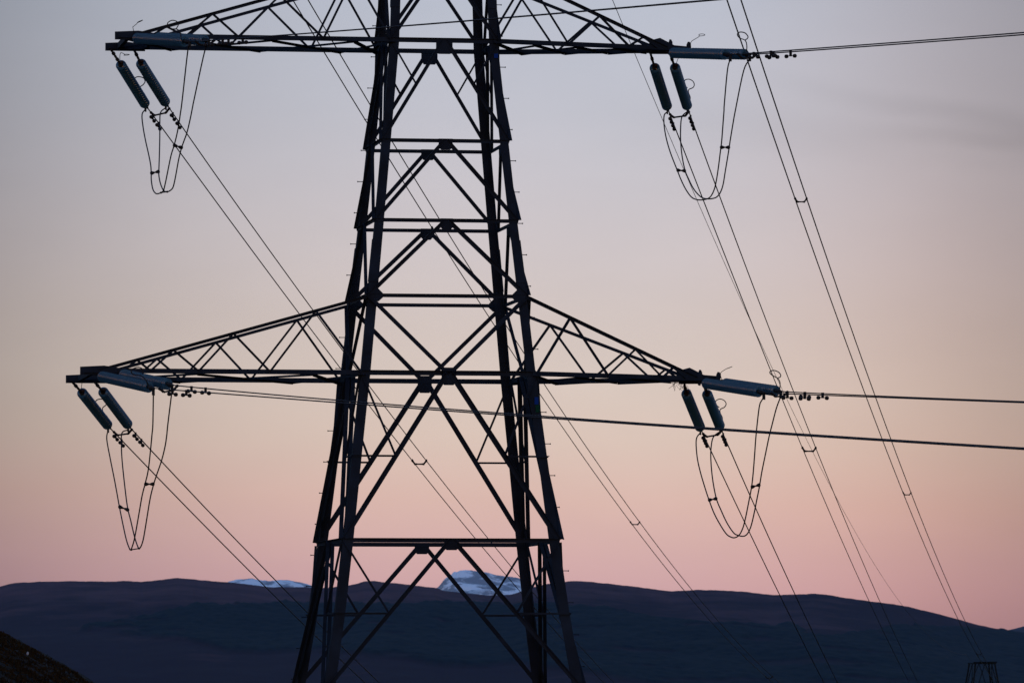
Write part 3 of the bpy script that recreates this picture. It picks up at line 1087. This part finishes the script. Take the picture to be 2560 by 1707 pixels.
def along(pts, s):
    """point and direction s metres along a polyline"""
    for a, b in zip(pts, pts[1:]):
        L = np.linalg.norm(b - a)
        if s <= L:
            return a + (b - a) * (s / L), unit(b - a)
        s -= L
    return pts[-1], unit(pts[-1] - pts[-2])


def finer(pts):
    return smooth_path(pts[:6], 8)


# vibration dampers: two weights on a short bar clamped under the wire
DAMP_POS = {'away': (.9, 1.8), 'near': (1.35, 2.3)}
for (arm, way, i), pts in WIRES.items():
    if arm.startswith('top'):
        continue
    fp = finer(pts)
    for kd, s in enumerate(DAMP_POS[way]):
        c, d = along(fp, s)
        up = np.array([0, 0, 1.])
        low_ = c - up * .085
        root = empty('vibration_damper', c)
        which = ('left', 'right')[i] if way == 'away' else ('front', 'rear')[i]
        kind = 'falling' if way == 'away' else 'level'
        tag(root, 'dumbbell damper under the %s %s wire of the %s arm, %s insulators' % (which, kind, arm, ('nearer the', 'farther from the')[kd]),
            'damper', 'dumbbell vibration dampers on the wires')
        o = np.array(root.location)
        mb = MB().box(c - up * .04, d, np.cross(d, up), up, .03, .022, .065)
        obj('clamp', mb, M_IRON, root, o)
        obj('messenger_bar', MB().tube([low_ - d * .2, low_, low_ + d * .2], .007, 5), M_IRON, root, o)
        for sg in (-1, 1):
            mb = MB().lathe([(0, .012), (.015, .030), (.04, .045), (.085, .047), (.11, .032), (.118, .006)], low_ + d * sg * .16 - up * .012, d * sg, 10)
            obj('weight', mb, M_IRON, root, o, True)

# bars holding each pair of wires apart next to the insulators
for arm in list(AWAY) + [a + ' near' for a in AWAY]:
    way = 'near' if arm.endswith('near') else 'away'
    a = arm.replace(' near', '')
    f0, f1 = finer(WIRES[(a, way, 0)]), finer(WIRES[(a, way, 1)])
    s0, s1 = ((.62, .34) if way == 'away' else (.45, .40))
    p, d0 = along(f0, s0)
    q, d1 = along(f1, s1)
    dn = np.array([0, 0, -1.])
    root = empty('spacer_bar', (p + q) / 2)
    tag(root, ('dark bar joining two falling wires below the steep insulators of the %s arm' if way == 'away'
               else 'dark bar joining two level wires beyond the level insulators of the %s arm') % a, 'spacer', 'bars holding wire pairs apart')
    o = np.array(root.location)
    e = unit(q - p)
    pa, qa = p + dn * .09 + e * .10, q + dn * .09 - e * .10
    obj('bar', MB().tube([pa, pa * .85 + qa * .15, pa * .15 + qa * .85, qa], [.03, .021, .021, .03], 8), M_IRON, root, o, True)
    for x, y, dd in ((p, pa, d0), (q, qa, d1)):
        mb = MB().tube([x - dd * .06, x, y * .4 + x * .6, y], [.022, .036, .028, .032], 8)
        obj('clamp_arm', mb, M_IRON, root, o, True)

# spacers farther out along the spans
SPAN_SPACERS = {'top right': [172.1, 319.6, 70.7], 'top left': [64.0, 145.9, 251.4], 'upper right': [63.0], 'upper left': [55.6]}
ORD = {('top right', 0): 'spacer halfway down the wire pair that leads to the distant tower',
       ('top right', 1): 'small faint spacer on the wire pair just above the distant tower',
       ('top right', 2): 'spacer on the wire pair at upper right, high in open grey sky',
       ('top left', 0): 'spacer on the wire pair seen through the upper panels of the tower body',
       ('top left', 1): 'small spacer on the wire pair in pink sky just right of the tower',
       ('top left', 2): 'very faint spacer on the wire pair against the dark forest near the frame bottom',
       ('upper right', 0): 'spacer on the falling wire pair that the fine single wire crosses',
       ('upper left', 0): 'spacer on the wire pair seen through the tower body below the lower cross-arms'}
for arm, ts in SPAN_SPACERS.items():
    c0, m, p, k = CENTRES[arm]
    half = {'top left': .22, 'top right': .2085}.get(arm, .235)
    for j, t in enumerate(ts):
        c = np.array([c0[0] + m * t, c0[1] + t, c0[2] + p * t + k * t * t])
        root = empty('wire_spacer', c)
        tag(root, ORD[(arm, j)], 'spacer', 'spacers along the wire pairs')
        o = np.array(root.location)
        a, b = c - U * half, c + U * half
        dn = np.array([0, 0, -1.])
        fw = unit(np.array([m, 1, p + 2 * k * t]))
        a1, b1 = a + dn * .11 + U * .09, b + dn * .11 - U * .09
        obj('bar', MB().tube([a1 - U * .02, a1 * .7 + b1 * .3, a1 * .3 + b1 * .7, b1 + U * .02], [.038, .024, .024, .038], 8), M_IRON, root, o, True)
        for x, y in ((a, a1), (b, b1)):
            obj('clamp_arm', MB().tube([x - fw * .02 + np.array([0, 0, .04]), x, x * .5 + y * .5, y], [.03, .042, .028, .034], 8), M_IRON, root, o, True)

# ------------------------------------------------------------------ jumper loops between the two spans
JUMP = {
    ('lower left', 0): zo(240, 1060, 4.61, [(122, 50), (124, 170), (165, 400), (215, 650), (270, 950), (310, 1150), (350, 1330), (385, 1430), (400, 1447), (414, 1420), (445, 1310), (490, 1060), (530, 830), (565, 690), (600, 540), (625, 330), (645, 120), (655, 0)]) + [(386, 983)],
    ('lower left', 1): zo(240, 1060, 4.61, [(325, 40), (300, 100), (293, 250), (302, 430), (330, 700), (362, 950), (400, 1110), (445, 1300), (482, 1410), (500, 1430), (525, 1390), (550, 1300), (585, 1090), (625, 850), (665, 690), (700, 580), (755, 420), (795, 260), (815, 130), (828, 0)]) + [(429, 990)],
    ('upper left', 0): zo(340, 250, 6.27, [(105, 100), (95, 230), (110, 420), (150, 640), (195, 840), (230, 1020), (238, 1150), (240, 1260), (262, 1390), (296, 1455), (335, 1472), (390, 1455), (430, 1425), (442, 1385), (470, 1260), (510, 1060), (550, 870), (590, 740), (630, 590), (665, 420), (695, 220), (725, 0)]) + [(469.7, 126), (472, 112)],
    ('upper left', 1): zo(340, 250, 6.27, [(412, 90), (385, 200), (373, 380), (372, 600), (365, 900), (358, 1100), (358, 1180), (375, 1280), (405, 1370), (440, 1428), (490, 1440), (530, 1425), (575, 1380), (600, 1300), (630, 1150), (670, 930), (715, 750), (750, 650), (800, 510), (850, 300), (890, 100), (910, 0)]) + [(512.5, 126), (518, 110)],
    ('upper right', 0): zo(1640, 260, 6.03, [(150, 85), (125, 170), (120, 300), (150, 500), (215, 730), (320, 1000), (380, 1150), (450, 1290), (530, 1400), (600, 1440), (680, 1448), (760, 1435), (820, 1400), (870, 1310), (905, 1180), (940, 960), (970, 720), (990, 560), (1010, 300), (1025, 100), (1030, 0)]) + zo(1600, 60, 5.6, [(1225, 640), (1265, 490)]),
    ('upper right', 1): zo(1640, 260, 6.03, [(430, 95), (390, 200), (370, 400), (375, 620), (400, 830), (440, 1010), (490, 1130), (560, 1270), (640, 1370), (710, 1420), (790, 1432), (860, 1425), (920, 1400), (970, 1335), (1010, 1220), (1045, 1010), (1090, 740), (1120, 540), (1160, 300), (1200, 80)]) + zo(1600, 60, 5.6, [(1450, 660), (1520, 490)]),
    ('lower right', 0): zo(1720, 1060, 5.225, [(118, 60), (108, 200), (118, 420), (160, 620), (225, 840), (275, 990), (340, 1160), (420, 1310), (500, 1430), (560, 1472), (610, 1480), (665, 1450), (710, 1370), (745, 1250), (790, 1030), (830, 820), (850, 650), (870, 400), (890, 130)]) + zo(1650, 880, 6.533, [(1620, 900), (1660, 790), (1700, 710)]),
    ('lower right', 1): zo(1720, 1060, 5.225, [(352, 85), (330, 170), (300, 330), (302, 520), (325, 740), (370, 970), (430, 1120), (510, 1290), (590, 1410), (640, 1445), (720, 1462), (775, 1430), (820, 1340), (860, 1180), (900, 980), (930, 830), (965, 620), (1010, 400), (1060, 160), (1100, 0)]) + zo(1650, 880, 6.533, [(1900, 920), (1985, 735)]),
}
J_SPACERS = {
    'lower left': [zo(240, 1060, 4.61, [(275, 970), (365, 972)]), zo(240, 1060, 4.61, [(570, 683), (665, 683)]), zo(240, 1060, 4.61, [(402, 1445), (498, 1430)])],
    'upper left': [zo(340, 250, 6.27, [(239, 1145), (355, 1120)]), zo(340, 250, 6.27, [(598, 720), (720, 742)]), zo(340, 250, 6.27, [(390, 1455), (490, 1440)])],
    'upper right': [zo(1640, 260, 6.03, [(330, 1015), (440, 1010)]), zo(1640, 260, 6.03, [(982, 660), (1100, 660)])],
    'lower right': [zo(1720, 1060, 5.225, [(274, 985), (373, 980)]), zo(1720, 1060, 5.225, [(831, 805), (932, 800)])],
}
JP = {}
for (arm, i), path in JUMP.items():
    ya, yb = STRINGS[(arm, 'away', i)]['lug'][1], STRINGS[(arm, 'near', i)]['lug'][1]
    seg = [0.0]
    for a, b in zip(path, path[1:]):
        seg.append(seg[-1] + math.hypot(b[0] - a[0], b[1] - a[1]))
    # the loop crosses under the arm mostly along its bottom bend
    bot = max(range(len(path)), key=lambda q: path[q][1])
    sb_ = seg[bot] / seg[-1]
    pts = []
    for (px, py), s in zip(path, seg):
        u = s / seg[-1]
        w = 0.5 * (u / sb_) ** 1.3 if u < sb_ else 1 - 0.5 * ((1 - u) / (1 - sb_)) ** 1.3
        pts.append(at_y(px, py, ya + (yb - ya) * w))
    pts[0] = STRINGS[(arm, 'away', i)]['lug'] - np.array([0, 0, .12])
    pts[-1] = STRINGS[(arm, 'near', i)]['lug'] - np.array([0, 0, .12])
    pts = smooth_path(pts, 5)
    JP[(arm, i)] = pts
    tag(obj('jumper_cable', MB().tube(pts, .0160, 7), M_WIRE, None, pts[0], True),
        'dark cable looping in a deep U below the %s arm, %s of two' % (arm, ('left', 'right')[i]), 'cable', 'jumper cables looping under the cross-arms')


def project(p):
    D = p[1] * CP + p[2] * SP
    return 1280 + F_PX * p[0] / D, 853.5 - F_PX * (-p[1] * SP + p[2] * CP) / D


SP_WORD = ['descending side of the cable loop below the %s arm', 'rising side of the cable loop below the %s arm', 'bottom of the cable loop below the %s arm']
for arm, lst in J_SPACERS.items():
    for j, (pa, pb) in enumerate(lst):
        ends = []
        for i, pp in ((0, pa), (1, pb)):
            ends.append(min(JP[(arm, i)], key=lambda q: math.hypot(project(q)[0] - pp[0], project(q)[1] - pp[1])))
        a, b = ends
        root = empty('jumper_spacer', (a + b) / 2)
        tag(root, ('bow-tie spacer across the ' if j < 2 else 'thin bar across the ') + SP_WORD[j] % arm, 'spacer', 'spacers between the jumper cables')
        o = np.array(root.location)
        e = b - a
        if j < 2:
            mb = MB().tube([a + e * q for q in (-.10, 0.0, .14, .32, .5, .68, .86, 1.0, 1.10)], [.02, .046, .044, .03, .016, .03, .044, .046, .02], 8)
        else:
            mb = MB().tube([a + e * q for q in (-.06, 0.0, .06, .2, .8, .94, 1.0, 1.06)], [.012, .028, .024, .013, .013, .024, .028, .012], 8)
        obj('spacer_body', mb, M_IRON, root, o, True)

# ------------------------------------------------------------------ the next tower along the line, far down the slope
T2C = np.array([50.45, 665.0, 0.])
T2 = empty('lattice_tower', T2C + np.array([0, 0, -44.6]))
tag(T2, 'distant lattice tower whose flat dark top just shows at the lower right corner', 'lattice tower')
T2O = np.array(T2.location)
Z2 = [-44.6, -36, -28, -21, -18, -14.5, -11, -7.5, -4, -1.7, .62]
W2 = [5.2, 4.3, 3.5, 2.8, 2.6, 2.4, 2.2, 2.0, 1.75, 1.42, 1.08]
TH2 = R(13)
U2, V2 = np.array([math.cos(TH2), math.sin(TH2), 0]), np.array([-math.sin(TH2), math.cos(TH2), 0])


def c2(a, b, z):
    w = float(np.interp(z, Z2, W2))
    return T2C + U2 * a * w + V2 * b * w + np.array([0, 0, z])


for a in (-1, 1):
    for b in (-1, 1):
        pts = [c2(a, b, z) for z in Z2]
        rings = [[p + U2 * x + V2 * y for x, y in ((-.07, -.07), (.07, -.07), (.07, .07), (-.07, .07))] for p in pts]
        obj('leg', MB().sweep(rings), M_FAR_STEEL, T2, T2O)
CN = [(-1, -1), (1, -1), (1, 1), (-1, 1)]
for k in range(4):
    a, b = CN[k], CN[(k + 1) % 4]
    for z in (.62, -4, -11, -18, -28):
        p, q = c2(*a, z), c2(*b, z)
        e = unit(q - p)
        obj('horizontal_brace', MB().tube([p - e * .18, q + e * .18], .06 if z > 0 else .05, 4), M_FAR_STEEL, T2, T2O)
    for zt, zb in ((.62, -4), (-4, -11), (-11, -18), (-18, -28), (-28, -44.6)):
        m_ = (c2(*a, zt) + c2(*b, zt)) / 2
        for c_ in (a, b):
            obj('diagonal_brace', MB().tube([m_, c2(*c_, zb)], .042, 4), M_FAR_STEEL, T2, T2O)
for z, aw in ((-3.6, 5.3), (-10.6, 6.0), (-17.6, 5.8)):
    for s in (-1, 1):
        tip = T2C + U2 * s * (aw + (1.8 if s < 0 else 0)) + np.array([0, 0, z])
        mb = MB()
        for b in (-1, 1):
            w = float(np.interp(z, Z2, W2))
            mb.tube([T2C + U2 * s * w + V2 * b * w + np.array([0, 0, z]), tip], .07, 4)
            mb.tube([T2C + U2 * s * w + V2 * b * w + np.array([0, 0, z + 1.8]), tip + np.array([0, 0, .05])], .06, 4)
        obj('crossarm', mb, M_FAR_STEEL, T2, T2O)
obj('peak_bar', MB().tube([T2C + U2 * -1.3 + V2 * -1.1 + np.array([0, 0, .72]), T2C + U2 * 1.35 + V2 * -1.1 + np.array([0, 0, .76])], .06, 4), M_FAR_STEEL, T2, T2O)

# a pale stone half hidden in the heather
p = at_y(68.5, 1651, 207.0)
zc = float(hillside_z(np.array(p[0]), np.array(p[1])))
mb = MB().lathe([(-.06, .02), (-.04, .035), (0, .045), (.05, .036), (.08, .012)], np.array([p[0], p[1], zc + .05]), (0.2, .1, 1), 7)
tag(obj('stone', mb, material('pale_stone', (.3, .3, .3), .9), None, (p[0], p[1], zc)), 'tiny pale upright stone on the dark heather bank at lower left', 'stone')

# ------------------------------------------------------------------ air between here and the hills
HAZE_DENSITY = 3.7e-6
mb = MB().box((0, 14000, 190), (1, 0, 0), (0, 1, 0), (0, 0, 1), 16000, 18000, 353)
hm = bpy.data.materials.new('haze')
hm.use_nodes = True
ht = hm.node_tree
ht.nodes.clear()
pv = node(ht, 'ShaderNodeVolumePrincipled', ins={'Color': (0.12, 0.43, 1.0, 1), 'Density': HAZE_DENSITY, 'Anisotropy': 0.0})
ho = node(ht, 'ShaderNodeOutputMaterial')
ht.links.new(pv.outputs[0], ho.inputs['Volume'])
tag(obj('haze', mb, hm), 'thin blue air lying over the far hills', 'haze', kind='stuff')
